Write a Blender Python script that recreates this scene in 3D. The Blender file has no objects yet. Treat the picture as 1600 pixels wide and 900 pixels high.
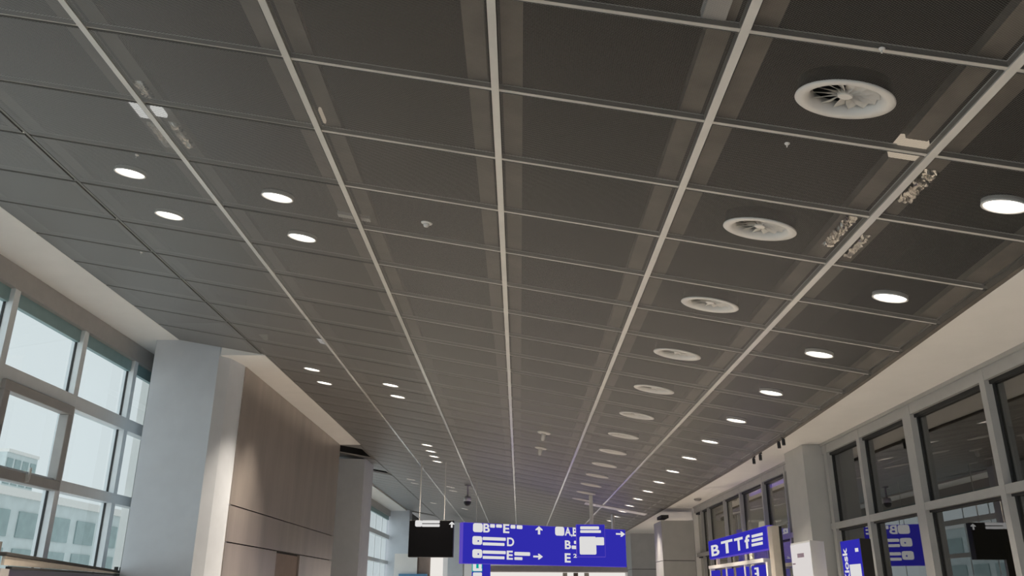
import bpy, bmesh, math, random
from mathutils import Vector, Matrix
random.seed(7)
C = bpy.context.scene.collection
EYE = 1.6                      # camera height; heights below are given relative to eye level
SL = -0.1783                   # slope of the ceiling across the hall
H0 = 2.9
ROW0, ROWP = 3.530, 0.8698     # ceiling rows along the hall
XS = [-5.65, -4.20, -2.815, -1.472, -0.155, 1.145, 2.455, 3.8]
TILT = math.atan(-SL)

def zc(x): return H0 + SL * x
def rowy(j): return ROW0 + ROWP * j
def xr(y):                     # right edge of the ceiling
    pts = [(-9, 3.6), (5.6, 3.66), (9, 3.83), (12, 3.93), (16, 3.97), (70, 3.97)]
    for (a, b), (c, d) in zip(pts, pts[1:]):
        if y <= c: return b + (d - b) * (y - a) / (c - a)
    return 3.97

# ---------------------------------------------------------------- camera
YAW, PITCH, ROLL, FPX = -0.0102656, 0.35312574, 0.00475366, 1295.05
def cam_axes():
    cy, sy, cp, sp = math.cos(YAW), math.sin(YAW), math.cos(PITCH), math.sin(PITCH)
    f = Vector((sy * cp, cy * cp, sp)); r = Vector((cy, -sy, 0)); u = r.cross(f)
    cr, sr = math.cos(ROLL), math.sin(ROLL)
    return cr * r + sr * u, -sr * r + cr * u, f
RX, UP, FW = cam_axes()
cd = bpy.data.cameras.new('camera'); cam = bpy.data.objects.new('camera', cd); C.objects.link(cam)
cd.sensor_width = 36.0; cd.lens = 36.0 * FPX / 1600.0; cd.clip_start = 0.05; cd.clip_end = 1000
m = Matrix.Identity(4)
for i in range(3):
    m[i][0] = RX[i]; m[i][1] = UP[i]; m[i][2] = -FW[i]
m[2][3] = EYE
cam.matrix_world = m
bpy.context.scene.camera = cam
# survey helper: where a sight line from the eye meets a real plane (used to read off sizes and places)
def sight(px, py): return RX * ((px - 800) / FPX) + UP * (-(py - 450) / FPX) + FW
def at_y(px, py, Y): d = sight(px, py); return d * (Y / d.y)
def at_x(px, py, X): d = sight(px, py); return d * (X / d.x)
def at_z(px, py, Z): d = sight(px, py); return d * (Z / d.z)
def at_c(px, py): d = sight(px, py); return d * (H0 / (d.z - SL * d.x))
def at_pl(px, py, P, N): d = sight(px, py); return d * (P.dot(N) / d.dot(N))

# ---------------------------------------------------------------- materials
def mat(name, col, rough=0.6, metal=0.0, var=0.06, scale=6.0, bump=0.0, bscale=40.0, spec=0.5, stretch=None):
    M = bpy.data.materials.new(name); M.use_nodes = True
    nt = M.node_tree; b = nt.nodes['Principled BSDF']
    b.inputs['Roughness'].default_value = rough; b.inputs['Metallic'].default_value = metal
    b.inputs['Specular IOR Level'].default_value = spec
    tc = nt.nodes.new('ShaderNodeTexCoord'); no = nt.nodes.new('ShaderNodeTexNoise')
    no.inputs['Scale'].default_value = scale; no.inputs['Detail'].default_value = 4
    src = tc.outputs['Object']
    if stretch:
        mp = nt.nodes.new('ShaderNodeMapping'); mp.inputs['Scale'].default_value = stretch
        nt.links.new(src, mp.inputs['Vector']); src = mp.outputs['Vector']
    nt.links.new(src, no.inputs['Vector'])
    cr = nt.nodes.new('ShaderNodeValToRGB')
    cr.color_ramp.elements[0].position = 0.3; cr.color_ramp.elements[1].position = 0.7
    cr.color_ramp.elements[0].color = [c * (1 - var) for c in col] + [1]
    cr.color_ramp.elements[1].color = [min(1, c * (1 + var)) for c in col] + [1]
    nt.links.new(no.outputs['Fac'], cr.inputs['Fac']); nt.links.new(cr.outputs['Color'], b.inputs['Base Color'])
    if bump > 0:
        n2 = nt.nodes.new('ShaderNodeTexNoise'); n2.inputs['Scale'].default_value = bscale; n2.inputs['Detail'].default_value = 3
        nt.links.new(src, n2.inputs['Vector'])
        bp = nt.nodes.new('ShaderNodeBump'); bp.inputs['Strength'].default_value = bump; bp.inputs['Distance'].default_value = 0.02
        nt.links.new(n2.outputs['Fac'], bp.inputs['Height']); nt.links.new(bp.outputs['Normal'], b.inputs['Normal'])
    return M

def emit(name, col, strength=1.0):
    M = bpy.data.materials.new(name); M.use_nodes = True
    nt = M.node_tree; nt.nodes.clear()
    o = nt.nodes.new('ShaderNodeOutputMaterial'); e = nt.nodes.new('ShaderNodeEmission')
    e.inputs['Color'].default_value = list(col) + [1]; e.inputs['Strength'].default_value = strength
    nt.links.new(e.outputs[0], o.inputs['Surface']); return M

def glass(name, tint, ior=1.5, mixbias=0.0):
    M = bpy.data.materials.new(name); M.use_nodes = True
    nt = M.node_tree; nt.nodes.clear()
    o = nt.nodes.new('ShaderNodeOutputMaterial'); mx = nt.nodes.new('ShaderNodeMixShader')
    t = nt.nodes.new('ShaderNodeBsdfTransparent'); t.inputs['Color'].default_value = list(tint) + [1]
    g = nt.nodes.new('ShaderNodeBsdfGlossy'); g.inputs['Roughness'].default_value = 0.01
    fr = nt.nodes.new('ShaderNodeFresnel'); fr.inputs['IOR'].default_value = ior
    ad = nt.nodes.new('ShaderNodeMath'); ad.operation = 'ADD'; ad.inputs[1].default_value = mixbias; ad.use_clamp = True
    ge = nt.nodes.new('ShaderNodeNewGeometry'); mu = nt.nodes.new('ShaderNodeMath'); mu.operation = 'MULTIPLY_ADD'   # reflect once, on the outer faces
    iv = nt.nodes.new('ShaderNodeMath'); iv.operation = 'SUBTRACT'; iv.inputs[0].default_value = 1.0
    nt.links.new(ge.outputs['Backfacing'], iv.inputs[1])
    mu.operation = 'MULTIPLY'
    nt.links.new(fr.outputs[0], ad.inputs[0]); nt.links.new(ad.outputs[0], mu.inputs[0]); nt.links.new(iv.outputs[0], mu.inputs[1]); nt.links.new(mu.outputs[0], mx.inputs[0])
    nt.links.new(t.outputs[0], mx.inputs[1]); nt.links.new(g.outputs[0], mx.inputs[2])
    nt.links.new(mx.outputs[0], o.inputs['Surface']); return M

def mesh_panel_mat():
    # expanded metal: diamonds of dark steel strands, open in between; strands have depth, so the sheet closes up towards grazing views
    M = bpy.data.materials.new('expanded_metal'); M.use_nodes = True
    nt = M.node_tree; nt.nodes.clear(); N = nt.nodes.new; L = nt.links.new
    o = N('ShaderNodeOutputMaterial'); mx = N('ShaderNodeMixShader')
    t = N('ShaderNodeBsdfTransparent'); b = N('ShaderNodeBsdfPrincipled')
    b.inputs['Base Color'].default_value = PANEL_COL; b.inputs['Roughness'].default_value = 0.46
    b.inputs['Metallic'].default_value = 0.3
    tc = N('ShaderNodeTexCoord'); sx = N('ShaderNodeSeparateXYZ'); L(tc.outputs['Object'], sx.inputs[0])
    def mth(op, a, bb=None):
        n = N('ShaderNodeMath'); n.operation = op
        for i, v in enumerate((a, bb)):
            if v is None: continue
            if isinstance(v, (int, float)): n.inputs[i].default_value = v
            else: L(v, n.inputs[i])
        return n.outputs[0]
    u = mth('MULTIPLY', sx.outputs['X'], math.pi / 0.024); v = mth('MULTIPLY', sx.outputs['Y'], math.pi / 0.012)
    p = mth('MULTIPLY', mth('SINE', mth('ADD', u, v)), mth('SINE', mth('SUBTRACT', u, v)))
    a = mth('ABSOLUTE', p)
    lw = N('ShaderNodeLayerWeight'); lw.inputs['Blend'].default_value = 0.5
    nv = N('ShaderNodeCombineXYZ'); nv.inputs[0].default_value = -.51; nv.inputs[2].default_value = -.86; L(nv.outputs[0], lw.inputs['Normal'])   # strands lean to one side
    thr = mth('ADD', mth('MULTIPLY', mth('POWER', lw.outputs['Facing'], 3.2), 1.05), 0.055)
    solid = mth('LESS_THAN', a, thr)
    L(solid, mx.inputs[0]); L(t.outputs[0], mx.inputs[1]); L(b.outputs[0], mx.inputs[2]); L(mx.outputs[0], o.inputs['Surface'])
    return M

PANEL_COL = (0.215, 0.208, 0.20, 1)
M_panel = mesh_panel_mat()
M_flange = mat('panel_edge_steel', (0.20, 0.19, 0.175), 0.5, 0.3)
M_runner = mat('runner_paint', (0.58, 0.565, 0.53), 0.2, 0.0, 0.04)
M_rail = mat('rail_paint', (0.50, 0.485, 0.45), 0.5, 0.0, 0.08, 3)
M_channel = mat('galvanised_channel', (0.12, 0.105, 0.088), 0.55, 0.2, 0.25, 4)
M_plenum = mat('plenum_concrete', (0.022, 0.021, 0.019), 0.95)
M_foil = mat('crumpled_foil', (0.62, 0.58, 0.52), 0.12, 1.0, 0.3, 14)
M_white = mat('white_plaster', (0.78, 0.76, 0.73), 0.7, 0, 0.02, 3)
M_column = mat('daylit_column_paint', (0.60, 0.63, 0.67), 0.55, 0, 0.03, 4)  # column paint tinted towards the blue of the window daylight
M_columnr = mat('column_cladding', (0.40, 0.395, 0.38), 0.5, 0, 0.04, 4)
M_wall = mat('brushed_panel', (0.38, 0.335, 0.30), 0.34, 0.45, 0.12, 2.5, 0.05, 30, stretch=(1, 1, 0.15))
M_gap = mat('dark_joint', (0.03, 0.028, 0.026), 0.8)
M_frame = mat('frame_paint_lit', (0.72, 0.75, 0.765), 0.42, 0.0, 0.03)  # frame paint lightened and blued for the sky light falling on it
M_sash = mat('backlit_sash_grey', (0.36, 0.345, 0.33), 0.45, 0.0, 0.05)  # the sash's backlit shade is put into this grey, also used elsewhere
M_teal = mat('tinted_blind_strip', (0.24, 0.36, 0.37), 0.4)
M_framer = mat('frame_paint_shaded', (0.33, 0.325, 0.312), 0.42, 0.0, 0.04)  # same frame paint, darkened for the lower light on the right side
M_gasket = mat('black_gasket', (0.012, 0.012, 0.012), 0.6)
M_floor = mat('stone_floor', (0.58, 0.555, 0.52), 0.32, 0, 0.1, 2)
M_vent = mat('vent_enamel', (0.66, 0.635, 0.60), 0.4, 0, 0.03)
M_black = mat('black_plastic', (0.012, 0.012, 0.013), 0.45)
M_screen = mat('black_screen_glass', (0.004, 0.004, 0.005), 0.5, spec=0.08)
M_dark = mat('dark_room_paint', (0.24, 0.225, 0.20), 0.9)
M_metal = mat('light_steel', (0.62, 0.61, 0.58), 0.35, 0.3)
M_post = mat('beige_post_paint', (0.62, 0.55, 0.46), 0.5)
M_concrete = mat('facade_panel', (0.58, 0.64, 0.64), 0.7, 0, 0.06, 1)
M_facwin = mat('facade_window', (0.27, 0.36, 0.36), 0.2, 0, 0.1, 1)
M_brown = mat('brown_board', (0.24, 0.18, 0.15), 0.6)
M_canopy = mat('canopy_paint', (0.50, 0.42, 0.40), 0.6)
M_purple = mat('dark_purple_panel', (0.035, 0.022, 0.055), 0.4)
M_bluebase = mat('blue_base_panel', (0.10, 0.25, 0.42), 0.5)
M_pane = glass('clear_pane', (0.93, 0.97, 0.97), 1.45)
M_paned = glass('dark_pane', (0.62, 0.62, 0.58), 1.7, 0.17)
E_lamp = emit('lamp_diffuser', (1.0, 0.93, 0.85), 6)
E_lampl = emit('lamp_diffuser_cool', (1.0, 0.95, 0.88), 6)
E_white = emit('backlit_white', (0.72, 0.71, 0.70), 1.0)
E_blue = emit('backlit_blue', (0.030, 0.026, 0.40), 1.0)
E_bluedim = emit('backlit_blue_edge', (0.11, 0.07, 0.48), 1.0)
E_teal = emit('backlit_teal', (0.0, 0.36, 0.30), 1.0)
E_shop = emit('shop_lightbox', (0.75, 0.72, 0.68), 1.1)
E_kiosk = emit('white_lightbox', (0.70, 0.66, 0.64), 1.0)
E_tube = emit('purple_tube', (0.18, 0.10, 0.75), 1.2)
M_mark = mat('faded_mark', (0.40, 0.30, 0.38), 0.6)

# ---------------------------------------------------------------- mesh helpers
class MB:
    def __init__(s): s.v = []; s.f = []; s.mi = []
    def quad(s, pts, mi=0):
        n = len(s.v); s.v += [tuple(p) for p in pts]; s.f.append(tuple(range(n, n + len(pts)))); s.mi.append(mi)
    def hexa(s, p, mi=0):      # 8 points: bottom 0-3 counter-clockwise from above, top 4-7
        n = len(s.v); s.v += [tuple(q) for q in p]
        for f in ((3, 2, 1, 0), (4, 5, 6, 7), (0, 1, 5, 4), (1, 2, 6, 5), (2, 3, 7, 6), (3, 0, 4, 7)):
            s.f.append(tuple(n + i for i in f)); s.mi.append(mi)
    def box(s, x0, x1, y0, y1, z0, z1, mi=0):
        s.hexa([(x0, y0, z0), (x1, y0, z0), (x1, y1, z0), (x0, y1, z0), (x0, y0, z1), (x1, y0, z1), (x1, y1, z1), (x0, y1, z1)], mi)
    def prism(s, foot, z0, z1, mi=0):   # foot: counter-clockwise (x,y)
        n = len(s.v); k = len(foot)
        s.v += [(x, y, z0) for x, y in foot] + [(x, y, z1) for x, y in foot]
        s.f.append(tuple(n + k - 1 - i for i in range(k))); s.f.append(tuple(n + k + i for i in range(k))); s.mi += [mi, mi]
        for i in range(k):
            j = (i + 1) % k; s.f.append((n + i, n + j, n + k + j, n + k + i)); s.mi.append(mi)
    def lathe(s, prof, n=40, mi=0, closed=False):   # prof: (r,z)
        base = len(s.v); k = len(prof)
        for i in range(n):
            a = 2 * math.pi * i / n
            s.v += [(r * math.cos(a), r * math.sin(a), z) for r, z in prof]
        for i in range(n):
            j = (i + 1) % n
            for q in range(k - 1 if not closed else k):
                q2 = (q + 1) % k
                s.f.append((base + i * k + q, base + j * k + q, base + j * k + q2, base + i * k + q2)); s.mi.append(mi)
    def disc(s, r, z, n=40, down=True, mi=0):
        b = len(s.v); s.v += [(r * math.cos(2 * math.pi * i / n), r * math.sin(2 * math.pi * i / n), z) for i in range(n)]
        f = tuple(range(b, b + n)); s.f.append(f[::-1] if down else f); s.mi.append(mi)
    def tube(s, pts, r, n=12, mi=0, jit=0.0):
        base = len(s.v); k = len(pts)
        for i, p in enumerate(pts):
            p = Vector(p); d = (Vector(pts[min(i + 1, k - 1)]) - Vector(pts[max(i - 1, 0)])).normalized()
            a = d.orthogonal().normalized() if abs(d.z) > .9 else Vector((0, 0, 1)).cross(d).normalized(); bb = d.cross(a)
            for q in range(n):
                t = 2 * math.pi * q / n; rr = r * (1 + random.uniform(-jit, jit))
                s.v.append(tuple(p + a * (rr * math.cos(t)) + bb * (rr * math.sin(t))))
        for i in range(k - 1):
            for q in range(n):
                q2 = (q + 1) % n
                s.f.append((base + i * n + q, base + i * n + q2, base + (i + 1) * n + q2, base + (i + 1) * n + q)); s.mi.append(mi)
        s.f.append(tuple(base + q for q in range(n))[::-1]); s.mi.append(mi)
        s.f.append(tuple(base + (k - 1) * n + q for q in range(n))); s.mi.append(mi)
    def build(s, name, mats, parent=None, smooth=False, local=False, bevel=0.0):
        me = bpy.data.meshes.new(name)
        dz = 0 if local else EYE
        me.from_pydata([(x, y, z + dz) for x, y, z in s.v], [], s.f)
        if not isinstance(mats, (list, tuple)): mats = [mats]
        for q in mats: me.materials.append(q)
        for p, i in zip(me.polygons, s.mi): p.material_index = i; p.use_smooth = smooth
        me.update(); o = bpy.data.objects.new(name, me); C.objects.link(o)
        if parent: put(o, parent)
        if bevel > 0:
            b = o.modifiers.new('bevel', 'BEVEL'); b.width = bevel; b.segments = 2; b.limit_method = 'ANGLE'
        return o

def put(o, parent): o.parent = parent
def empty(name, loc=(0, 0, 0), rot=(0, 0, 0)):
    o = bpy.data.objects.new(name, None); C.objects.link(o)
    o.location = (loc[0], loc[1], loc[2] + EYE); o.rotation_euler = rot; o.empty_display_size = 0.1; return o
def world_root(name):         # a root whose children are modelled in hall coordinates
    o = bpy.data.objects.new(name, None); C.objects.link(o); return o
def tag(o, label=None, cat=None, group=None, kind=None):
    if label: o['label'] = label
    if cat: o['category'] = cat
    if group: o['group'] = group
    if kind: o['kind'] = kind
    return o
def copy_tree(o, parent=None):
    c = o.copy(); C.objects.link(c)
    if parent: c.parent = parent
    for ch in list(o.children): copy_tree(ch, c)
    return c
def text_mesh(body, size, depth=0.004):
    cu = bpy.data.curves.new('t', 'FONT'); cu.body = body; cu.size = 1.0; cu.extrude = 0.0; cu.align_x = 'LEFT'
    cu.offset = 0.028
    t = bpy.data.objects.new('t', cu); C.objects.link(t)
    dg = bpy.context.evaluated_depsgraph_get(); dg.update()
    me = bpy.data.meshes.new_from_object(t.evaluated_get(dg)); C.objects.unlink(t); bpy.data.objects.remove(t)
    return me
def letter(body, name, x0, x1, z0, z1, y, material, parent, rot=0):
    # writing fitted to a rectangle of the parent's local XZ plane, readable from -y
    me = text_mesh(body, 1)
    if rot:
        me.transform(Matrix.Rotation(rot, 4, 'Z'))
    xs = [v.co.x for v in me.vertices]; ys = [v.co.y for v in me.vertices]
    ax, bx, ay, by = min(xs), max(xs), min(ys), max(ys)
    for v in me.vertices:
        v.co = Vector((x0 + (v.co.x - ax) / (bx - ax) * (x1 - x0), y, z0 + (v.co.y - ay) / (by - ay) * (z1 - z0)))
    me.materials.clear(); me.materials.append(material)
    o = bpy.data.objects.new(name, me); C.objects.link(o); o.parent = parent; return o

# ---------------------------------------------------------------- floor and open sides
b = MB(); b.box(-7.2, 5.6, -7, 56, -1.75, -1.6); tag(b.build('floor', M_floor), kind='structure')

# ---------------------------------------------------------------- ceiling
ceiling = world_root('ceiling'); tag(ceiling, kind='structure')
J0, J1 = -5, 54
YC1, YC2, YC3 = 13.1, rowy(21), rowy(45)      # window bay / panelled wall / window bay / column
def left_cols(j):
    y = rowy(j)
    return 0 if (y < YC1 - .3 or y >= YC2 - .1) else 1
vents = [(0.5 + 2 * k, 1.80) for k in range(13)]
lamps_r = [(1.5 + 2.02 * k, 3.11) for k in range(-1, 15)]
lamps_l = [(3.52, -3.5), (3.52, -2.15), (4.54, -3.5), (4.54, -2.15), (11.5, -3.5), (12.6, -3.5), (11.65, -2.18), (12.65, -2.18),
           (18.6, -2.2), (19.65, -2.2), (20.6, -2.2), (21.6, -2.2)]
holes = {}
for r, x in vents: holes[(int(math.floor(r)), 5)] = (x, rowy(r), 0.262, 0.170)
for r, x in lamps_r: holes[(int(math.floor(r)), 6)] = (x, rowy(r), 0.143, 0.091)
for r, x in lamps_l: holes[(int(math.floor(r)), 1 if x < -3 else 2)] = (x, rowy(r), 0.143, 0.091)

def panel(mb, i, j):
    y0, y1 = rowy(j) + 0.014, rowy(j + 1) - 0.024
    xa, xb = XS[i] + 0.03, XS[i + 1] - 0.03
    if i == 6: xb0, xb1 = xr(y0), xr(y1)
    else: xb0 = xb1 = xb
    P = [(xa, y0), (xb0, y0), (xb1, y1), (xa, y1)]
    h = holes.get((j, i))
    F = lambda x, y, d=0: (x, y, zc(x) + d)
    if h and h[1] - h[3] > y0 and h[1] + h[3] < y1:
        n = 36; cx, cy, r, ry = h; inn = []; out = []
        for k in range(n):
            a = 2 * math.pi * (k + .5) / n; dx, dy = r * math.cos(a), ry * math.sin(a)
            inn.append(F(cx + dx, cy + dy))
            ts = []
            if dx > 1e-9: ts.append((min(xb0, xb1) - cx) / dx)
            if dx < -1e-9: ts.append((xa - cx) / dx)
            if dy > 1e-9: ts.append((y1 - cy) / dy)
            if dy < -1e-9: ts.append((y0 - cy) / dy)
            t = min(ts); out.append((cx + t * dx, cy + t * dy))
        for k in range(n):
            q = (k + 1) % n; a, c = out[k], out[q]
            mb.quad([inn[q], inn[k], F(*a), F(*c)])
            on = lambda p: (abs(p[0] - xa) < 1e-6 or abs(p[0] - min(xb0, xb1)) < 1e-6, abs(p[1] - y0) < 1e-6 or abs(p[1] - y1) < 1e-6)
            if on(a) != on(c):
                cor = min(P, key=lambda p: (p[0] - (a[0] + c[0]) / 2) ** 2 + (p[1] - (a[1] + c[1]) / 2) ** 2)
                mb.quad([F(*c), F(*a), F(*cor)])
    else:
        mb.quad([F(*P[3]), F(*P[2]), F(*P[1]), F(*P[0])])
    for a, c in ((0, 1), (1, 2), (2, 3), (3, 0)):
        mb.quad([F(*P[a]), F(*P[c]), F(*P[c], .03), F(*P[a], .03)], 1)

cells = []
for j in range(J0, J1):
    for i in range(left_cols(j), 7):
        if i == 0 and j in (22, 23, 27, 45): continue       # open, black
        cells.append((i, j))
seen = [c for c in cells if rowy(c[1] + 1) > 3.0]
seen.sort(key=lambda c: rowy(c[1]))
near = set(seen[:100])
rest = MB()
for c in cells:
    if c in near:
        q = MB(); panel(q, *c); q.build('ceiling_panel', [M_panel, M_flange], ceiling)
    else: panel(rest, *c)
tag(rest.build('ceiling_panels', [M_panel, M_flange], ceiling), kind='stuff')

def sloped_box(mb, x0, x1, y0, y1, d0, d1, mi=0):
    mb.hexa([(x0, y0, zc(x0) + d0), (x1, y0, zc(x1) + d0), (x1, y1, zc(x1) + d0), (x0, y1, zc(x0) + d0),
             (x0, y0, zc(x0) + d1), (x1, y0, zc(x1) + d1), (x1, y1, zc(x1) + d1), (x0, y1, zc(x0) + d1)], mi)
for i, x in enumerate(XS[1:7]):
    b = MB(); w = 0.024 if i else 0.014
    ye = rowy(J1)
    sloped_box(b, x - w, x + w, rowy(J0), ye, (-0.004 if i else 0.006), 0.045)
    b.build('runner', M_runner if i else M_flange, ceiling)
    b = MB(); sloped_box(b, x - .17, x - .045, rowy(J0), ye, 0.05, 0.11); sloped_box(b, x + .045, x + .17, rowy(J0), ye, 0.05, 0.11)
    b.build('support_channel', M_channel, ceiling)
b = MB()
for j in range(J0, J1):
    y0, y1 = rowy(j), rowy(j + 1)
    for (w0, w1, d0, d1) in ((-.20, -.05, .05, .1), (-0.03, 0.012, -.004, .05)):
        n = [(xr(y0) + w0, y0), (xr(y0) + w1, y0), (xr(y1) + w1, y1), (xr(y1) + w0, y1)]
        b.hexa([(x, y, zc(x) + d0) for x, y in n] + [(x, y, zc(x) + d1) for x, y in n], 0)
b.build('edge_channel', M_channel, ceiling)
for j in range(J0 + 1, J1):
    y = rowy(j); b = MB(); x0 = XS[left_cols(j)]
    if j == 23: x0 = XS[1]
    edges = [x for x in XS[:7] if x >= x0 - 1e-6] + [xr(y) - .03]
    for a, c in zip(edges, edges[1:]):
        sloped_box(b, a + 0.024, c - 0.024, y - 0.014, y + 0.012, 0.005 if a > -2 else 0.015, 0.045)
    b.build('cross_rail', M_rail, ceiling)
b = MB()                                                      # bright cover strip across the far ceiling
sloped_box(b, 1.95, 3.75, 25.2, 25.75, -0.02, -0.005)
b.build('cover_strip', M_white, ceiling)
# soffit deck above the mesh
b = MB(); sloped_box(b, -7.0, 6.0, -7, 56, 1.15, 1.3); sloped_box(b, -5.6, 3.6, rowy(J0) - .2, rowy(J0) - .1, 0.0, 1.15); sloped_box(b, -6.6, 5.5, 51.2, 51.3, 0.0, 1.15)  # end boards added to keep sky light out of the plenum
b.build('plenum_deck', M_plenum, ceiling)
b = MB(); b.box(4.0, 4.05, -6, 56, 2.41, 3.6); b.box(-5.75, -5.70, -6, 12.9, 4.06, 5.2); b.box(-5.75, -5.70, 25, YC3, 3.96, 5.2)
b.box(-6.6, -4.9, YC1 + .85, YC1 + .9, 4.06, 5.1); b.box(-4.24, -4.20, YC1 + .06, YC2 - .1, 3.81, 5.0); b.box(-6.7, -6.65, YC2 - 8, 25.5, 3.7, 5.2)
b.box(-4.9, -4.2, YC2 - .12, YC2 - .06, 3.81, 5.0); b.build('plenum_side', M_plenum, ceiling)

# soffits (plaster strips beside the mesh)
b = MB(); b.box(-6.62, -5.628, -6, YC1 + .9, 3.905, 4.05)
tag(b.build('trim_1', M_white), kind='structure')
b = MB(); b.box(-4.9, -4.175, YC1 - .02, YC2 - .02, 3.64, 3.8)
b.box(-4.9, -4.18, YC1 - .02, YC1 + .05, 3.80, 4.0)
tag(b.build('trim_2', M_white), kind='structure')
b = MB(); b.box(-6.62, -5.628, YC2 + 2.5, YC3 + .5, 3.84, 3.95)
tag(b.build('trim_3', M_white), kind='structure')
b = MB()
ys = [-6, 0, 5.6, 9, 12, 16, 23.6]
for y0, y1 in zip(ys, ys[1:]):
    b.hexa([(xr(y0) + .015, y0, 2.235), (4.98, y0, 2.265), (4.98, y1, 2.265), (xr(y1) + .015, y1, 2.235),
            (xr(y0) + .015, y0, 2.40), (4.98, y0, 2.40), (4.98, y1, 2.40), (xr(y1) + .015, y1, 2.40)])
b.box(3.985, 5.6, 23.6, 56, 2.235, 2.5)
tag(b.build('trim_4', M_white), kind='structure')

# ---------------------------------------------------------------- things above the mesh
def foil(x, y0, y1, wd, label):
    b = MB(); nx, ny = 7, int((y1 - y0) / .018); top = {}
    for iy in range(ny + 1):
        for ix in range(nx + 1):
            e = min(ix, nx - ix, iy, ny - iy) == 0
            xx = x - wd / 2 + wd * ix / nx + random.uniform(-.006, .006); yy = y0 + (y1 - y0) * iy / ny + random.uniform(-.006, .006)
            top[ix, iy] = len(b.v); b.v.append((xx, yy, zc(xx) + (.045 if e else .016 + random.uniform(0, .016))))
    for iy in range(ny):
        for ix in range(nx):
            b.f.append((top[ix, iy], top[ix, iy + 1], top[ix + 1, iy + 1], top[ix + 1, iy])); b.mi.append(0)
    o = b.build('foil_wrap', M_foil)
    m_ = o.modifiers.new('thick', 'SOLIDIFY'); m_.thickness = .004
    return tag(o, label, 'foil', 'crumpled foil above the ceiling mesh')
foil(2.57, rowy(1.25), rowy(1.75), .10, 'crumpled foil lying on the mesh, right of the runner near the second vent')
foil(2.545, rowy(2.4), rowy(2.85), .08, 'crumpled foil lying on the mesh, one panel farther right of the runner')
foil(2.36, rowy(2.1), rowy(2.7), .085, 'crumpled foil lying on the mesh between second vent and long runner')
def plenum_box(px, py, sx, sy, dz, h, mt, name, label, cat):
    p = at_c(px, py); b = MB()
    sloped_box(b, p.x - sx / 2, p.x + sx / 2, p.y - sy / 2, p.y + sy / 2, dz, dz + h)
    return tag(b.build(name, mt, bevel=.004), label, cat)
E_pl = emit('lamp_or_glow_box', (.75, .75, .73), 1.6)
plenum_box(221, 176, .13, .24, .02, .05, E_pl, 'lamp_or_glow_box', 'bright white service lamp showing through the mesh beside the left runner', 'lamp')
plenum_box(247, 180, .09, .12, .02, .05, E_pl, 'lamp_or_glow_box', 'small bright lamp showing through the mesh, right of the left runner', 'lamp')
E_pw = emit('beige_glow', (.60, .50, .38), .8)  # glow standing in for light caught by beige metal, no lamp
plenum_box(1421, 243, .16, .20, .03, .05, E_pw, 'lamp_or_glow_box', 'glowing beige plate showing through the mesh at the right runner, beyond the first vent', 'lamp')  # bright beige plate, its brightness put in as emission
plenum_box(502, 535, .10, .30, .02, .05, E_pl, 'lamp_or_glow_box', 'small white service lamp far along the left runner, above four small lights', 'lamp')
plenum_box(553, 344, .30, .07, .02, .04, M_metal, 'steel_bracket', 'pale steel bracket above the mesh near the second pair of downlights', 'bracket')
foil(-2.74, rowy(1.72), rowy(1.96), .10, 'crumpled foil above the mesh, just over the bright left service lamp')
foil(-2.90, rowy(2.42), rowy(2.85), .09, 'crumpled foil above the mesh, left of the runner below the bright service lamp')
foil(-2.70, rowy(2.35), rowy(2.80), .09, 'crumpled foil above the mesh, right of the runner below the bright service lamp')
plenum_box(503, 187, .02, .17, .02, .03, E_pw, 'glow_bracket', 'short thin glowing bracket showing through the mesh beside the second left runner', 'lamp')  # small metal bracket, its bright look put in as emission
plenum_box(1125, 12, .12, .30, .03, .06, M_sash, 'steel_bracket', 'pale steel bracket above the mesh at the top edge of the photo', 'bracket')

# small clips on the rails
def clip(px, py, label):
    p = at_c(px, py); b = MB(); r = empty('ceiling_clip', (p.x, p.y, p.z), (0, TILT, 0)); r.scale = (.55, .55, .55)
    b.lathe([(0.0, -.02), (.018, -.018), (.03, -.006), (.03, 0)], 14); b.build('cap', M_vent, r, True, True)
    b = MB(); b.box(-.006, .006, -.006, .006, -.05, -.018); b.build('hook', M_vent, r, local=True)
    tag(r, label, 'clip', 'small white clips on the ceiling rails')
clip(1378, 76, 'small white clip on the rail just above the nearest vent')
clip(1230, 224, 'small white clip on the rail below the nearest vent')
clip(214, 242 , 'small white clip on the rail just above the nearest left downlight')
clip(221, 394, 'small white clip on the rail below the left group of four lights')

# ---------------------------------------------------------------- downlights
ORD = ['first', 'second', 'third', 'fourth', 'fifth', 'sixth', 'seventh', 'eighth', 'ninth', 'tenth', 'eleventh', 'twelfth', 'thirteenth', 'fourteenth', 'fifteenth', 'sixteenth', 'seventeenth']
LAMP_W = 440
def make_lamp(em, col):
    r = empty('downlight')
    b = MB(); b.lathe([(.150, .004), (.152, -.006), (.140, -.008), (.134, .0), (.134, .03), (.150, .03)], 36, closed=True); b.build('rim', M_vent, r, True, True)
    b = MB(); b.disc(.137, .006, 24); b.build('diffuser', em, r, local=True)
    b = MB(); b.lathe([(.149, .012), (.149, .045), (.0, .045)], 24); b.build('housing', M_gap, r, True, True)
    ld = bpy.data.lights.new('lamp_beam', 'SPOT'); ld.energy = LAMP_W; ld.color = col; ld.spot_size = math.radians(104); ld.spot_blend = .75; ld.shadow_soft_size = .09
    lo = bpy.data.objects.new('lamp_beam', ld); C.objects.link(lo); lo.parent = r; lo.location = (0, 0, -.03); lo.rotation_euler = (0, -TILT, 0)
    return r
def set_lamp(o, row, x): o.location = (x, rowy(row), zc(x) + EYE); o.rotation_euler = (0, TILT, 0); o.scale = (.97, .62, 1)
pr = make_lamp(E_lamp, (1.0, .885, .75))
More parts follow.
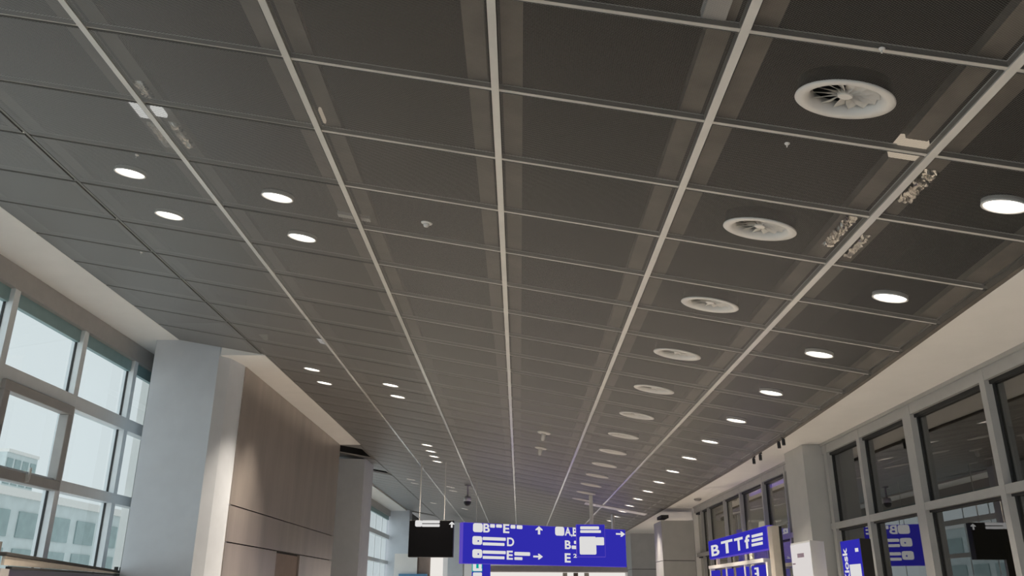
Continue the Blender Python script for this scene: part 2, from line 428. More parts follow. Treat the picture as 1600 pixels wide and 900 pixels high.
for k, (r, x) in enumerate(lamps_r):
    o = pr if k == 0 else copy_tree(pr); set_lamp(o, r, x)
    if k == 0: lab = 'round recessed downlight in the right row, nearest of all, overhead beyond the frame'
    else: lab = 'round white downlight by the right soffit, %s from the near end of its row' % ORD[k - 1]
    tag(o, lab, 'downlight', 'downlights in the right row')
pl = make_lamp(E_lampl, (1.0, .88, .74))
LL = ['upper left of the near group of four', 'upper right of the near group of four', 'lower left of the near group of four', 'lower right of the near group of four',
      'upper left of the middle group of four', 'lower left of the middle group of four', 'upper right of the middle group of four', 'lower right of the middle group of four',
      'nearest of the far line of four', 'second of the far line of four', 'third of the far line of four', 'farthest of the far line of four']
def add_l(k, r, x, lab):
    o = pl if k == 0 else copy_tree(pl); set_lamp(o, r, x); tag(o, 'round white downlight in the left ceiling, ' + lab, 'downlight', 'downlights in the left ceiling')
for k, (r, x) in enumerate(lamps_l): add_l(k, r, x, LL[k])
for (px, py, lab) in ((642, 749, 'upper one of the distant pair above the screen'), (648, 755, 'lower one of the distant pair above the screen'),
                      (704, 761, 'upper one of the pair beside the camera'), (708, 767, 'lower one of the pair beside the camera'),
                      (677, 786, 'small and dim just above the screen'), (726, 795, 'small and dim beside the blue sign')):
    p = at_c(px, py); add_l(1, (p.y - ROW0) / ROWP, p.x, lab)

# ---------------------------------------------------------------- swirl vents
def make_vent(separate):
    r = empty('ceiling_vent')
    b = MB(); prof = [(.300, .002), (.302, -.007), (.296, -.012), (.255, -.014), (.235, -.008), (.218, .012), (.208, .04), (.204, .075)]
    b.lathe(prof, 56); b.build('flange', M_vent, r, True, True)
    b = MB(); b.lathe([(.286, .006), (.286, .11), (.0, .11)], 40); b.build('throat', M_black, r, True, True)
    b = MB(); b.lathe([(.0, .016), (.042, .016), (.047, .022), (.047, .06), (0, .06)], 24); b.build('hub', M_vent, r, False, True)
    def blade(b, k):
        a = 2 * math.pi * k / 14; ca, sa = math.cos(a), math.sin(a); tx, ty = -sa, ca
        n0 = []
        for rr, w in ((.040, .020), (.115, .050), (.200, .074)):
            for s, z in ((0, .056), (1, .024)):
                n0.append((rr * ca + tx * w * s, rr * sa + ty * w * s, z))
        base = len(b.v); th = .0022
        b.v += n0 + [(x, y, z + th) for x, y, z in n0]
        for q in range(2):
            i = base + q * 2
            b.f += [(i, i + 1, i + 3, i + 2), (i + 6, i + 8, i + 9, i + 7), (i, i + 2, i + 8, i + 6), (i + 1, i + 7, i + 9, i + 3)]; b.mi += [0] * 4
    if separate:
        for k in range(14):
            b = MB(); blade(b, k); b.build('blade', M_vent, r, local=True)
    else:
        b = MB()
        for k in range(14): blade(b, k)
        b.build('blade_ring', M_vent, r, local=True)
    return r
va, vb = make_vent(True), make_vent(False)
for k, (r, x) in enumerate(vents):
    o = va if k == 0 else copy_tree(va) if k < 4 else vb if k == 4 else copy_tree(vb)
    o.location = (x, rowy(r), zc(x) + EYE); o.rotation_euler = (0, TILT, 0.0); o.scale = (.90, .585, .9)
    lab = 'large round white swirl vent at upper right, nearest of the row' if k == 0 else 'round white swirl vent in the mesh ceiling, %s from the near end' % ORD[k]
    tag(o, lab, 'vent', 'round swirl vents in a row')

# ---------------------------------------------------------------- detectors, speakers, camera, spots
def fitting(px, py, label, s=.8):
    p = at_c(px, py); r = empty('ceiling_sensor', tuple(p), (0, TILT, 0)); r.scale = (s, s, s)
    b = MB(); b.lathe([(0, -.03), (.09, -.03), (.15, -.018), (.16, 0), (0, 0)], 24); b.build('flange', M_vent, r, True, True)
    b = MB(); b.lathe([(0, -.19), (.03, -.19), (.05, -.15), (.055, -.03), (0, -.03)], 16); b.build('stem', M_vent, r, True, True)
    tag(r, label, 'sensor', 'white ceiling sensors on the centre line')
fitting(850, 676, 'white ceiling sensor with a short stem, nearer of the two in mid ceiling')
fitting(845, 700, 'white ceiling sensor with a short stem, farther of the two in mid ceiling')
p = at_c(667, 348); r = empty('smoke_detector', tuple(p), (0, TILT, 0)); r.scale = (.8, .6, .8)
b = MB(); b.lathe([(0, -.012), (.06, -.012), (.065, 0), (0, 0)], 24); b.build('base', M_vent, r, True, True)
b = MB(); b.lathe([(0, -.055), (.022, -.052), (.032, -.035), (.032, -.012), (0, -.012)], 20); b.build('head', M_vent, r, True, True)
tag(r, 'small round smoke detector on the dark mesh, right of the near left lights', 'smoke detector')

p = at_c(731, 758); r = empty('security_camera', tuple(p))
b = MB(); b.lathe([(0, 0), (.10, 0), (.10, -.04), (.035, -.05), (.035, -.36), (0, -.36)], 16); b.build('pole', M_sash, r, True, True)
b = MB(); b.lathe([(0, -.35), (.10, -.35), (.12, -.40), (.12, -.50), (0, -.50)], 20); hs = b.build('housing', M_metal, r, True, True)
b = MB(); b.lathe([(.115, -.50), (.11, -.56), (.07, -.62), (0, -.64)], 20); b.build('dome', M_black, hs, True, True)
tag(r, 'black dome security camera hanging from a pole above the screens', 'security camera')

for k, (px, py, lab) in enumerate(((1223, 680, 'small black spotlight on the right soffit, nearest of the four'), (1216, 685, 'small black spotlight on the right soffit, second nearest'),
                                   (1187, 705, 'small black spotlight on the right soffit, third nearest'), (1177, 711, 'small black spotlight on the right soffit, farthest of the four'))):
    p = at_z(px, py, 2.24); r = empty('spotlight', tuple(p))
    b = MB(); b.lathe([(0, 0), (.034, 0), (.034, -.045), (.012, -.05), (.012, -.07), (0, -.07)], 16); b.build('mount', M_black, r, True, True)
    b = MB(); b.tube([(0, 0, -.06), (0, -.008, -.15)], .026, 14); b.build('head', M_black, r, local=True)
    tag(r, lab, 'spotlight', 'black spotlights on the right soffit')
p = at_z(1090, 780, 2.235); r = empty('soffit_sensor', tuple(p))
b = MB(); b.lathe([(0, -.05), (.06, -.045), (.10, 0), (0, 0)], 18); b.build('cap', M_sash, r, True, True)
tag(r, 'small grey sensor under the far right soffit above the shop glazing', 'sensor')

# ---------------------------------------------------------------- left glazing, columns, wall
XW = -6.43
def glazing_left(name, ylist, ya, yb, sash_cell=None, zt=3.905, dp=.17):
    w = world_root(name); tag(w, kind='structure')
    for y in ylist:
        b = MB(); b.box(XW - .12 - (dp - .12), XW - (.17 - dp), y, y + (.12 if dp > .1 else .07), -1.6, zt - .001)
        if dp > .1: b.box(XW - .12, XW - .09, y - .012, y - .0005, -1.6, zt - .001, 1); b.box(XW - .12, XW - .09, y + .1205, y + .132, -1.6, zt - .001, 1)
        b.build('mullion', [M_frame, M_gasket], w)
    b = MB(); b.box(XW - .19, XW + .015, ya, yb, zt - .28, zt - .0005); b.build('header', M_sash, w)
    b = MB(); b.box(XW - .13, XW - .06, ya, yb, zt - .46, zt - .281); b.build('blind_strip', M_teal, w)
    for z0, z1 in ((2.47, 2.66), (1.31, 1.46), (-.25, -.1)):
        b = MB(); b.box(XW - .16, XW + .01, ya, yb, z0, z1); b.build('transom', M_frame, w)
    b = MB(); b.box(XW - .108, XW - .10, ya, yb, -1.6, zt - .01); b.build('pane', M_pane, w)
    if sash_cell:
        y0, y1, z0, z1 = sash_cell
        b = MB(); t = .13
        for q in ((y0, y1, z1 - t, z1), (y0, y1, z0, z0 + t), (y0, y0 + t, z0 + t, z1 - t), (y1 - t, y1, z0 + t, z1 - t)):
            b.box(XW - .08, XW + .06, *q)
        s = b.build('sash', M_sash, w, bevel=.01)
        b = MB(); b.box(XW + .06, XW + .085, (y0 + y1) / 2 - .03, (y0 + y1) / 2 + .03, z0 + .02, z0 + .12)
        b.box(XW + .085, XW + .10, (y0 + y1) / 2 - .02, (y0 + y1) / 2 + .02, z0 + .05, z0 + .20); b.build('handle', M_metal, s)
    return w
ml = [-4.5, -2.7, -.9, .9, 2.64, 4.45, 6.25, 8.06, 9.87, 11.68, 13.38]
glazing_left('window_1', ml, -6, 14.4, (9.99, 11.68, 1.30, 2.48))
glazing_left('window_2', [26.2 + 1.8 * k for k in range(9)], 25.9, 42.5, None, 3.84, .08)
def column(foot, z1, m, ring=None):
    b = MB(); b.prism(foot, -1.6, z1)
    if ring:
        for z in ring: pass
    return tag(b.build('column', m), kind='structure')
column([(-6.0, 13.1), (-4.93, 13.1), (-4.80, 13.28), (-4.72, 13.70), (-4.72, 13.9), (-6.0, 13.9)], 4.2, M_column)
column([(-6.6, 24.6), (-4.56, 24.6), (-4.52, 24.75), (-4.52, 25.9), (-6.6, 25.9)], 3.70, M_column)
column([(-6.6, 42.6), (-5.48, 42.6), (-5.48, 43.6), (-6.6, 43.6)], 4.1, M_column)
b = MB(); XP = -4.70                                           # panelled wall between the window bays
b.box(XP - .30, XP - .061, 13.91, 21.75, -1.6, 3.63, 1)
def strip(y0, y1, z0, z1): b.box(XP - .06, XP, y0, y1, z0, z1)
strip(13.80, 21.75, 1.345, 3.635); strip(13.80, 21.75, .765, 1.325)
strip(13.80, 16.77, -1.6, .745); strip(18.57, 21.75, -1.6, .745)
b.box(XP - .30, XP - .04, 13.71, 13.79, -1.6, 3.65, 1)
tag(b.build('wall_left', [M_wall, M_gap]), kind='structure')
b = MB(); b.box(-6.76, -6.625, 14.45, 25.95, -1.6, 5.0); tag(b.build('unseen_outer_wall', M_white), kind='structure')  # unseen wall, added to keep the sun off the second column
d = world_root('door_1'); tag(d, kind='structure')
b = MB(); b.box(XP - .055, XP - .035, 16.79, 18.55, -1.6, .72); b.build('door_leaf', M_brown, d)
b = MB(); b.box(XP - .035, XP + .01, 16.92, 16.96, -.7, -.4); b.build('door_handle', M_metal, d)

# ---------------------------------------------------------------- right glazing and columns
XG = 4.80
def glazing_right(name, mull, ya, yb, zt=2.262):
    w = world_root(name); tag(w, kind='structure')
    for y, wd in mull:
        b = MB(); b.box(XG, XG + .16, y, y + wd, -1.6, zt)
        b.box(XG + .078, XG + .098, y - .022, y - .0005, -1.6, zt - .2, 1); b.box(XG + .078, XG + .098, y + wd + .0005, y + wd + .022, -1.6, zt - .2, 1)
        b.build('mullion', [M_framer, M_gasket], w)
    b = MB(); b.box(XG + .004, XG + .16, ya, yb, zt - .17, zt - .0005); b.box(XG - .02, XG + .004, ya, yb, zt - .045, zt - .0005)
    b.box(XG + .05, XG + .13, ya, yb, zt - .21, zt - .1705, 1); b.build('header', [M_framer, M_gasket], w)
    for z0, z1 in ((.945, 1.035), (-.55, -.47)):
        b = MB(); b.box(XG + .003, XG + .15, ya, yb, z0, z1); b.box(XG + .05, XG + .13, ya, yb, z0 - .025, z0 - .0005, 1)
        b.build('transom', [M_framer, M_gasket], w)
    b = MB(); b.box(XG + .10, XG + .11, ya, yb, -1.6, zt - .05); b.build('pane', M_paned, w)
    return w
glazing_right('window_3', [(-3.6, .1), (-1.8, .1), (0, .1), (1.6, .22), (3.3, .1), (5.0, .22), (6.72, .10), (8.42, .10), (10.16, .22), (11.80, .10), (13.12, .12)], -5, 13.35)
glazing_right('window_4', [(15.33, .07), (16.82, .07), (18.6, .07), (20.12, .07), (21.9, .07), (22.75, .07)], 14.2, 23.6)
column([(4.50, 13.32), (4.98, 13.32), (4.98, 14.25), (4.50, 14.25)], 2.25, M_columnr)
b = MB(); b.box(3.88, 4.76, 23.6, 24.9, .862, 1.90); b.box(3.88, 4.76, 23.6, 24.9, -1.6, .845); b.box(3.90, 4.74, 23.62, 24.88, .845, .862, 1)
b.box(3.90, 4.10, 23.62, 24.4, 1.97, 2.05, 1); tag(b.build('column', [M_columnr, M_gap]), kind='structure')
b = MB(); b.box(4.36, 5.35, 34, 35.4, .92, 2.234); b.box(4.36, 5.35, 34, 35.4, -1.6, .90); b.box(4.38, 5.33, 34.02, 35.38, .90, .92, 1)
tag(b.build('column', [M_columnr, M_gap]), kind='structure')
b = MB(); b.box(5.45, 5.6, 23.6, 56, -1.6, 2.5); b.box(4.77, 5.6, 23.62, 23.75, -1.6, 2.5)
tag(b.build('wall_right', M_white), kind='structure')
# unlit rooms behind the right glazing
b = MB(); b.box(8.4, 8.5, -5, 23.5, -1.6, 2.6); b.box(8.3, 8.39, 13.71, 23.49, -1.59, 2.59, 1); b.box(5.0, 8.3, 23.4, 23.49, -1.59, 2.59, 1); b.box(5.0, 8.3, 13.71, 23.4, 2.5, 2.59, 1); b.box(4.98, 8.5, -5.1, -5, -1.6, 2.6); b.box(5.0, 8.5, 13.6, 13.7, -1.6, 2.6)
b.box(4.98, 8.5, 23.5, 23.6, -1.6, 2.6); b.box(4.985, 8.5, -5, 23.5, 2.6, 2.7); b.box(5.6, 8.5, -5, 23.5, -1.75, -1.6)
tag(b.build('wall_back', [M_dark, M_white]), kind='structure')

# ---------------------------------------------------------------- hanging sign boards
class Board:
    def __init__(s, name, A, B, h, depth, face, label, cat, group=None, bm=None):
        # A,B: lower left and lower right corner seen from the camera (eye-relative)
        s.A = Vector(A); s.B = Vector(B); d = s.B - s.A; s.w = math.hypot(d.x, d.y); s.a = math.atan2(d.y, d.x); s.h = h
        s.r = empty(name, tuple(s.A), (0, 0, s.a)); s.U = Vector((math.cos(s.a), math.sin(s.a), 0)); s.N = Vector((s.U.y, -s.U.x, 0))
        b = MB(); b.box(0, s.w, 0, depth, 0, h); b.build('housing', bm or M_black, s.r, local=True, bevel=.01)
        b = MB(); b.box(.012, s.w - .012, -.008, -.0005, .012, h - .012); s.face = b.build('face', face, s.r, local=True)
        tag(s.r, label, cat, group); s.y = -.012
    def uv(s, px, py):
        q = at_pl(px, py, s.A, s.N) - s.A; return q.dot(s.U), q.z
    def rect(s, name, x0, y0, x1, y1, mt, rnd=.25):
        (u0, z1), (u1, z0) = s.uv(x0, y0), s.uv(x1, y1); z1b = s.uv(x1, y0)[1]; z0b = s.uv(x0, y1)[1]
        z1 = (z1 + z1b) / 2; z0 = (z0 + z0b) / 2; r = rnd * min(u1 - u0, z1 - z0); pts = []
        for cx, cz, a0 in ((u1 - r, z1 - r, 0), (u0 + r, z1 - r, 90), (u0 + r, z0 + r, 180), (u1 - r, z0 + r, 270)):
            for k in range(5):
                a = math.radians(a0 + k * 22.5); pts.append((cx + r * math.cos(a), s.y, cz + r * math.sin(a)))
        b = MB(); b.quad(pts); b.quad([(x, y + .003, z) for x, y, z in pts][::-1])
        return b.build(name, mt, s.face, local=True)
    def text(s, body, x0, y0, x1, y1, mt, rot=0):
        (u0, z1), (u1, z0) = s.uv(x0, y0), s.uv(x1, y1); z1 = (z1 + s.uv(x1, y0)[1]) / 2; z0 = (z0 + s.uv(x0, y1)[1]) / 2
        return letter(body, 'lettering', u0, u1, z0, z1, s.y, mt, s.face, rot)
    def arrow(s, x0, y0, x1, y1, mt, up):
        (u0, z1), (u1, z0) = s.uv(x0, y0), s.uv(x1, y1); b = MB(); y = s.y
        P = [(-.16, -.5), (.16, -.5), (.16, .05), (.5, -.02), (.5, .12), (0, .5), (-.5, .12), (-.5, -.02), (-.16, .05)]
        cu, cz, w, h = (u0 + u1) / 2, (z0 + z1) / 2, u1 - u0, z1 - z0
        if up: pts = [(cu + p * w, y, cz + q * h) for p, q in P]
        else: pts = [(cu + q * w, y, cz - p * h) for p, q in P]
        b.quad(pts[:3] + [pts[8]]); b.quad([pts[2], pts[3], pts[4], pts[5], pts[6], pts[7], pts[8]])
        b.quad([(x, yy + .003, z) for x, yy, z in pts][::-1])
        return b.build('arrow', mt, s.face, local=True)
    def pole(s, u, z1, w=.06):
        b = MB(); b.box(u - w / 2, u + w / 2, .03, .03 + w, s.h + .0005, z1 - s.A.z); return b.build('hanger', M_metal, s.r, local=True)
W = E_white
# main direction sign
zb = .785
A = at_z(722, 880.5, zb); Bq = at_z(979.5, 886.3, zb)
sg = Board('direction_sign', A, Bq, 1.125, .22, E_blue, 'wide hanging blue direction sign with white letters and arrows', 'sign', None, E_bluedim)
sg.rect('pictogram', 739, 817.5, 754, 831.5, W); sg.text('B', 755, 818.3, 765, 832, W)
sg.rect('lettering', 765.5, 819, 773, 824.5, W); sg.rect('lettering', 775, 819.5, 784, 824.5, W)
sg.text('E', 786, 819, 795.5, 833, W); sg.rect('lettering', 797.5, 820.3, 805, 826, W); sg.rect('lettering', 807, 820.8, 816, 826.6, W)
sg.arrow(836.5, 822, 847.5, 835.3, W, True)
for (ya, yb, l1) in ((837.8, 851.2, 839), (858.2, 871.8, 860)):
    sg.rect('pictogram', 738, ya, 753, yb, W)
    q = sg.y; sg.y = -.015; sg.rect('pictogram_dot', 745.8, ya + 6.3, 748.2, ya + 8.8, E_blue, .5); sg.y = q
    sg.rect('lettering', 754, l1 + .5, 790, l1 + 5.5, W); sg.rect('lettering', 754, l1 + 9, 788, l1 + 13.5, W)
sg.text('D', 792, 840, 803, 853.5, W); sg.text('E', 791.5, 860.5, 801, 874.5, W)
sg.rect('lettering', 803.5, 862.6, 828, 868.3, W); sg.rect('lettering', 803.5, 870.5, 816, 875, W)
sg.arrow(833, 865, 848, 874.4, W, False)
sg.rect('pictogram', 867, 823, 881.5, 837, W); sg.text('A', 882, 824, 892, 837, W); sg.text(',', 892, 835, 894.3, 839, W); sg.text('B', 894.5, 824.5, 902, 838, W)
sg.text('B', 882.2, 844.5, 892, 858, W); sg.rect('lettering', 893, 852.5, 901.5, 858, W); sg.rect('lettering', 896.5, 845, 901.5, 850, W)
sg.text('E', 882, 864.5, 891.5, 879, W); sg.text('2', 895.5, 865.3, 901, 871.5, W)
sg.arrow(962, 830, 976.5, 839, W, False)
for px, w_ in ((745, .014), (960, .075)):
    u = sg.uv(px, 830)[0]; sg.pole(u, zc(sg.A.x + sg.U.x * u) - .002, w_)
# small board hanging in front of it
A = at_y(901, 869.5, 23.4); Bq = at_y(946.5, 871.3, 23.4); A.z = Bq.z = (A.z + Bq.z) / 2
s2 = Board('information_sign', A, Bq, .845, .14, E_blue, 'small blue hanging sign with large white block, in front of the wide sign', 'sign', None, E_bluedim)
s2.rect('lettering', 906.5, 822.5, 936, 827.2, W); s2.rect('lettering', 906.5, 828.5, 939, 832.7, W)
s2.rect('pictogram', 905.3, 838.5, 932, 866.5, W, .08); s2.rect('pictogram', 931, 839.5, 944, 852, W, .12)
u = s2.uv(925, 830)[0]; s2.pole(u, zc(s2.A.x + u) - .002, .09)
# black screen
A = at_y(637.3, 869, 22.); Bq = at_y(707.5, 872, 22.); A.z = Bq.z = (A.z + Bq.z) / 2
s3 = Board('display_screen', A, Bq, .90, .25, M_screen, 'black hanging display screen with a white text row and up arrow', 'screen', None, M_black)
s3.rect('pictogram', 649, 813, 659.5, 823, W); s3.rect('lettering', 659.5, 813.2, 687, 817.6, W); s3.rect('lettering', 659.5, 818.9, 687, 823.2, W)
s3.arrow(702, 815, 710, 824.5, W, True)
s3.pole(.25, zc(-2.6) - .01, .02); s3.pole(s3.w - .25, zc(-1.9) - .01, .02)
# exit sign beneath the wide sign
A = at_y(737, 901, 29.5); Bq = at_y(766, 901.8, 29.5); A.z = Bq.z = A.z - .35
zt = at_y(750, 874, 29.5).z
s4 = Board('exit_sign', A, Bq, zt - A.z, .14, E_blue, 'blue standing board with teal and white panels, below the wide sign', 'sign', None, E_blue)
s4.rect('panel', 737.5, 878, 753.5, 893.2, E_teal, .05); q = s4.y; s4.y = -.016
s4.rect('pictogram', 739, 879, 744, 892, W, .2); s4.rect('pictogram', 748, 881, 752.5, 888, W, .2); s4.rect('pictogram', 740, 888, 753, 892.3, W, .2)
s4.rect('pictogram', 739, 894.5, 753, 903, W, .2); s4.y = q
b = MB(); b.box(s4.w / 2 - .06, s4.w / 2 + .06, .02, .12, -1.6 - s4.A.z, -.0005); b.build('post', M_metal, s4.r, local=True)

# ---------------------------------------------------------------- right side: shop sign, frame, tower displays
xa = 4.3
A = at_x(1109, 874.5, xa); Bq = at_x(1201, 858, xa); A.z = Bq.z = (A.z + Bq.z) / 2
s5 = Board('shop_sign', A, Bq, .40, .12, E_blue, 'long blue sign with white letters beside the right glazing', 'sign', None, E_bluedim)
s5.text('B', 1111.5, 851, 1125.5, 868.5, W)
s5.text('T', 1127, 844, 1147, 864.5, W); s5.text('T', 1147.5, 840, 1163, 860.5, W); s5.text('f', 1163.5, 836, 1174, 857, W)
for k in range(3): s5.rect('lettering', 1175, 834 + 7 * k, 1193, 838.5 + 7 * k, W)
fr = world_root('shop_entrance'); tag(fr, 'white shop front frame with blue panels under the long blue sign', 'shop front')
z1 = at_x(1150, 881, xa).z
yA, yB = 19.85, 15.35
b = MB(); b.box(xa - .02, xa + .12, yB, yA, z1 - .035, z1 + .03); b.build('header_bar', M_white, fr)
for px0, px1 in ((1110, 1121), (1127, 1142), (1149, 1166), (1173, 1194)):
    y0, y1 = at_x(px1, 885, xa).y, at_x(px0, 885, xa).y
    b = MB(); b.box(xa + .01, xa + .05, y0, y1, -.6, z1 - .075); b.build('panel', E_blue, fr)
y0, y1 = at_x(1191, 885, xa).y, at_x(1176, 885, xa).y
b = MB(); zz = z1 - .11
for k in range(3): b.box(xa + .0, xa + .008, y0 + .3, y1 - .1, zz - .09 * k - .03, zz - .09 * k)
b.box(xa + .0, xa + .008, y0 + .28, y0 + .40, zz - .21, zz); b.build('lettering', W, fr)
for y in (15.2, 16.7, 18.2, 19.75):
    b = MB(); b.box(xa - .0, xa + .10, y, y + .10, -1.6, z1 - .036); b.build('post', M_white, fr)
b = MB(); b.box(xa + .02, xa + .08, 19.1, 19.2, z1 + .031, .735); b.build('bracket', M_post, fr)
sp = world_root('sign_post'); tag(sp, 'tall beige post at the near end of the long blue sign', 'post')
b = MB(); b.box(xa - .04, xa + .09, 14.62, 14.86, -1.6, 1.10); b.build('post', M_post, sp, bevel=.008)
b = MB(); b.box(xa + .091, xa + .13, 14.60, 14.80, -1.6, 1.09); b.build('edge', M_gasket, sp)
pdl = empty('pendant_lamp', at_y(1195, 812, 18.4)); tag(pdl, 'bright white pendant lamp inside the far right glazed shop, above the blue sign', 'lamp')
b = MB(); b.lathe([(0, 0), (.34, -.01), (.34, -.035), (0, -.04)], 24); b.build('plate', M_metal, pdl, True, True)
b = MB(); b.lathe([(0, -.042), (.13, -.05), (.16, -.30), (.12, -.55), (0, -.58)], 20); b.build('shade', emit('pendant_glow', (1.0, .90, .75), 1.1), pdl, True, True)
b = MB(); b.lathe([(0, .5), (.02, .5), (.02, .0005), (0, .0005)], 10); b.build('rod', M_metal, pdl, True, True)
pl_ = bpy.data.lights.new('pendant_light', 'POINT'); pl_.energy = 110; pl_.color = (1, .87, .72); pl_.shadow_soft_size = .12
po = bpy.data.objects.new('pendant_light', pl_); C.objects.link(po); po.parent = pdl; po.location = (0, 0, -.75)
# suspended spotlit item in the shop behind (tube lights)
tl = world_root('tube_light'); tag(tl, 'purple tube light inside the far right glazed shop', 'tube light')
b = MB(); b.tube([(5.02, 15.5, 2.03), (5.02, 18.5, 2.03)], .03, 10); b.build('tube', E_tube, tl)
b = MB(); b.box(4.99, 5.05, 15.5, 18.5, 2.062, 2.09); b.build('batten', M_metal, tl)

def tower(name, pts, z1, mats, label, cat):
    (a, c, d) = [Vector(p).xy for p in pts]; e = a + (d - c)
    r = empty(name, (c.x, c.y, -1.6))
    b = MB(); b.prism([tuple(a - c), (0, 0), tuple(d - c), tuple(e - c)], 0.06, z1 + 1.6)
    o = b.build('body', mats[1], r, local=True)
    b = MB(); b.prism([tuple((a - c) * .95 + (d - c) * .04), tuple((d - c) * .04 + (a - c) * .04), tuple((d - c) * .95 + (a - c) * .04), tuple((e - c) * .95)], 0, .0595); b.build('plinth', M_black, r, local=True)
    ang = math.atan2((c - a).y, (c - a).x); L = (c - a).length
    return r, a - c, ang, L
wp = [at_z(1235, 849.5, .57), at_z(1265, 844, .57), at_z(1287, 846, .57)]
r, ac, ang, L = tower('info_tower', wp, .57, (E_kiosk, M_white), 'white free standing box display with faded mark beside the grey column', 'display')
tag(r, 'white free standing box display with faded mark beside the grey column', 'display')
def side_face(r, ac, ang, L, z0, z1, mt, name):
    me = MB(); n = Vector((math.sin(ang), -math.cos(ang), 0)); u = Vector((math.cos(ang), math.sin(ang), 0)); a = Vector((ac.x, ac.y, 0))
    def P(s, z, d): q = a + u * s + n * d; return (q.x, q.y, z)
    def slab(s0, s1, q0, q1, d0, d1, m2, nm):
        b = MB(); b.hexa([P(s0, q0, d1), P(s1, q0, d1), P(s1, q0, d0), P(s0, q0, d0), P(s0, q1, d1), P(s1, q1, d1), P(s1, q1, d0), P(s0, q1, d0)]); return b.build(nm, m2, r, local=True)
    slab(.01, L - .01, z0, z1, .0005, .008, mt, name); return slab, P
slab, P = side_face(r, ac, ang, L, .2, 2.15, E_kiosk, 'light_panel')
slab(L * .35, L * .68, 2.00, 2.045, .008, .011, M_mark, 'lettering'); slab(L * .06, L * .2, 1.93, 1.945, .008, .011, M_mark, 'lettering')
slab(L * .28, L * .40, 1.52, 1.70, .008, .011, M_mark, 'lettering'); slab(L * .40, L * .66, 1.655, 1.70, .008, .011, M_mark, 'lettering')
bp_ = [at_z(1313, 846, .60), at_z(1343, 841, .60), at_z(1360, 842, .60)]
r, ac, ang, L = tower('kiosk_tower', bp_, .60, (E_blue, M_gap), '', '')
tag(r, 'blue free standing box with vertical white kiosk lettering by the right glazing', 'display')
slab, P = side_face(r, ac, ang, L, .1, 2.195, E_blue, 'light_panel')
slab(L * .37, L * .92, 1.30, 1.93, .008, .011, E_white, 'pictogram')
slab(L * .75, L * .9, 2.06, 2.10, .008, .011, E_white, 'pictogram')
me = text_mesh('Kiosk', 1); me.transform(Matrix.Rotation(math.pi / 2, 4, 'Z'))
xs = [v.co.x for v in me.vertices]; ysv = [v.co.y for v in me.vertices]
for v in me.vertices:
    s_ = L * (.08 + .25 * (v.co.x - min(xs)) / (max(xs) - min(xs))); z_ = 1.74 + .38 * (v.co.y - min(ysv)) / (max(ysv) - min(ysv))
    v.co = Vector(P(s_, z_, .011))
me.materials.clear(); me.materials.append(E_white)
o = bpy.data.objects.new('lettering', me); C.objects.link(o); o.parent = r

# ---------------------------------------------------------------- lower left: framed display board
pa, pb = at_z(5, 862, .30), at_z(196, 893.5, .30)
dv = (pb - pa); Lb = math.hypot(dv.x, dv.y); r = empty('display_board', (pa.x, pa.y, -1.6), (0, 0, math.atan2(dv.y, dv.x)))
nrm = Vector((dv.y, -dv.x, 0)).normalized()
qa, qb = at_pl(14, 886, pa, nrm), at_pl(192, 898, pa, nrm)
ua, ub = (qa - pa).dot(dv.normalized()), (qb - pa).dot(dv.normalized())
b = MB(); b.box(0, Lb, -.03, .03, 1.87, 1.90); b.build('top_rail', M_gap, r, local=True, bevel=.006)
b = MB()
b.hexa([(ua, -.025, qa.z + 1.585), (ub, -.025, qb.z + 1.585), (ub, .025, qb.z + 1.585), (ua, .025, qa.z + 1.585),
        (ua, -.025, qa.z + 1.605), (ub, -.025, qb.z + 1.605), (ub, .025, qb.z + 1.605), (ua, .025, qa.z + 1.605)])
b.build('sloping_rail', M_gap, r, local=True)
b = MB(); b.hexa([(.05, -.012, qa.z + 1.61), (Lb - .1, -.012, qb.z + 1.61), (Lb - .1, .012, qb.z + 1.61), (.05, .012, qa.z + 1.61),
        (.05, -.012, 1.868), (Lb - .1, -.012, 1.868), (Lb - .1, .012, 1.868), (.05, .012, 1.868)]); b.build('upper_panel', M_post, r, local=True)
b = MB(); b.hexa([(.25, -.012, .3), (Lb - .1, -.012, .3), (Lb - .1, .012, .3), (.25, .012, .3),
        (.25, -.012, qa.z + 1.583), (Lb - .1, -.012, qb.z + 1.583), (Lb - .1, .012, qb.z + 1.583), (.25, .012, qa.z + 1.583)]); b.build('dark_panel', M_purple, r, local=True)
b = MB(); b.box(-.02, .245, -.014, .014, 0, qa.z + 1.583); b.build('side_panel', M_sash, r, local=True)
for u, z in ((.05, 1.98), (Lb - .05, 1.97), (Lb - .6, 1.96)):
    b = MB(); b.tube([(u, .062, 0), (u, .062, z)], .030, 12); b.build('post', M_gap, r, True, True)
tag(r, 'framed display board with dark purple panel at the lower left corner', 'display board')

# ---------------------------------------------------------------- far end of the hall
b = MB(); b.box(-7.2, 5.6, 52, 52.2, -1.6, 5.0); tag(b.build('wall_end', M_white), kind='structure')
sf = world_root('shop'); tag(sf, 'bright white lit shop front at the far end under the blue sign', 'shop front')
b = MB(); b.box(-1.6, 5.4, 44.9, 45.1, -1.6, 1.02); b.build('lightbox', E_shop, sf)
b = MB(); b.box(-2.0, 5.4, 43.6, 46, 1.03, 1.30); b.build('canopy', M_canopy, sf)
for k, x in enumerate((2.2, 2.75, 3.3)):
    b = MB(); b.box(x, x + .22, 44.6, 44.85, -1.6, 1.0); b.build('post', M_brown if k % 2 else M_post, sf)
kb = world_root('kiosk'); tag(kb, 'white kiosk with brown board and blue base below the black screen', 'kiosk')
b = MB(); b.box(-5.75, -4.7, 40, 41, -1.6, 1.7); b.build('wall', M_white, kb)
b = MB(); b.box(-4.69, -4.1, 40.1, 41, -1.6, 1.7); b.build('board', M_brown, kb)
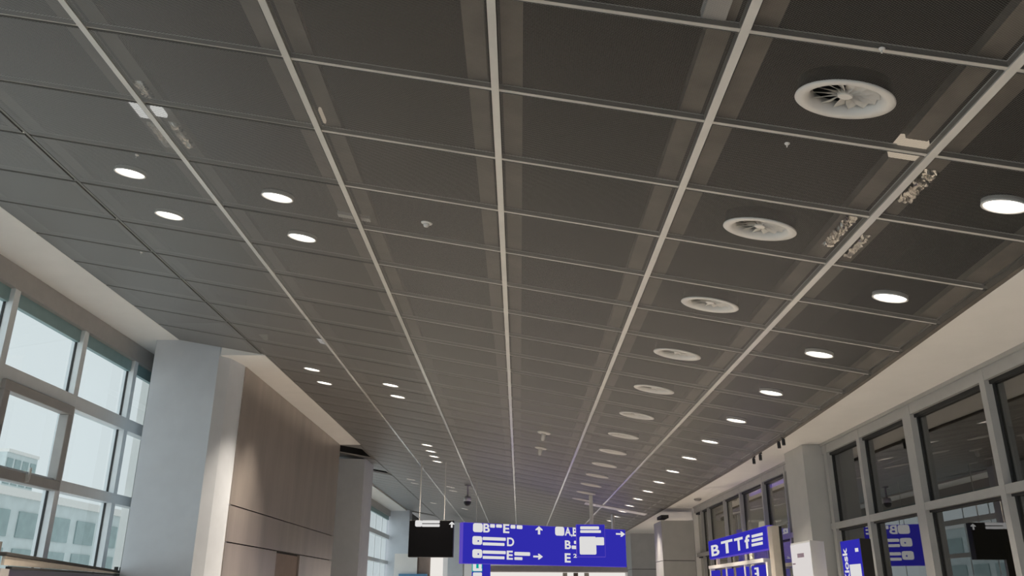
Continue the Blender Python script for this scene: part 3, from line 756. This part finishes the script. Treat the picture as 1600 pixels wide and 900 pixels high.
b = MB(); b.box(-4.09, -3.6, 40, 41, -1.6, 1.7); b.build('side_wall', E_shop, kb)
b = MB(); b.box(-5.5, -4.2, 39.8, 39.99, -1.6, .82); b.build('base', M_bluebase, kb)
column([(-3.3, 40), (-2.6, 40), (-2.6, 41), (-3.3, 41)], 3.1, M_column)

# ---------------------------------------------------------------- outside
def building(x, y0, y1, z1, depth, rows, cols, label, wy=.72, wz=.7):
    r = world_root('building'); tag(r, label, 'building')
    b = MB(); b.box(x - depth, x, y0, y1, -8, z1); b.build('facade', M_concrete, r)
    b = MB(); b.box(x - depth, x + .3, y0, y1, z1 + .001, z1 + .7); b.build('roof_edge', M_white, r)
    dy = (y1 - y0) / cols; dz = 3.2
    for i in range(cols):
        for k in range(rows):
            b = MB(); zz = z1 - .5 - dz * (k + 1)
            b.box(x + .001, x + .12, y0 + dy * (i + .5 - wy / 2), y0 + dy * (i + .5 + wy / 2), zz + .3, zz + dz * wz + .3); b.build('window', M_facwin, r)
building(-45, 55, 112, 7.9, 8, 3, 11, 'grey green office block seen low through the left windows')
pA, pB = at_x(12, 690, -110), at_x(62, 726, -110)
building(-110, at_x(12, 705, -110).y, at_x(62, 705, -110).y, pA.z - 2, 6, 4, 4, 'distant pale block seen higher through the opened left window sash')
# ---------------------------------------------------------------- sky
w = bpy.data.worlds.new('world'); bpy.context.scene.world = w; w.use_nodes = True
bg = w.node_tree.nodes['Background']; bg.inputs['Color'].default_value = (.715, .745, .765, 1); bg.inputs['Strength'].default_value = 1.1
sd = bpy.data.lights.new('daylight', 'SUN'); sd.energy = 1.3; sd.angle = math.radians(80); sd.color = (.88, .95, 1.0)
so = bpy.data.objects.new('daylight', sd); C.objects.link(so); so.location = (-20, -10, 12)
so.rotation_euler = Vector((.74, .62, -.28)).to_track_quat('-Z', 'Y').to_euler()

sc = bpy.context.scene
sc.view_settings.view_transform = 'Standard'; sc.view_settings.look = 'None'
sc.view_settings.exposure = 0.0; sc.view_settings.gamma = 1.0; sc.view_settings.use_curve_mapping = False
sc.cycles.use_denoising = True
sc.cycles.max_bounces = 10; sc.cycles.diffuse_bounces = 5; sc.cycles.glossy_bounces = 5; sc.cycles.transparent_max_bounces = 24
sc.cycles.sample_clamp_indirect = 6.0
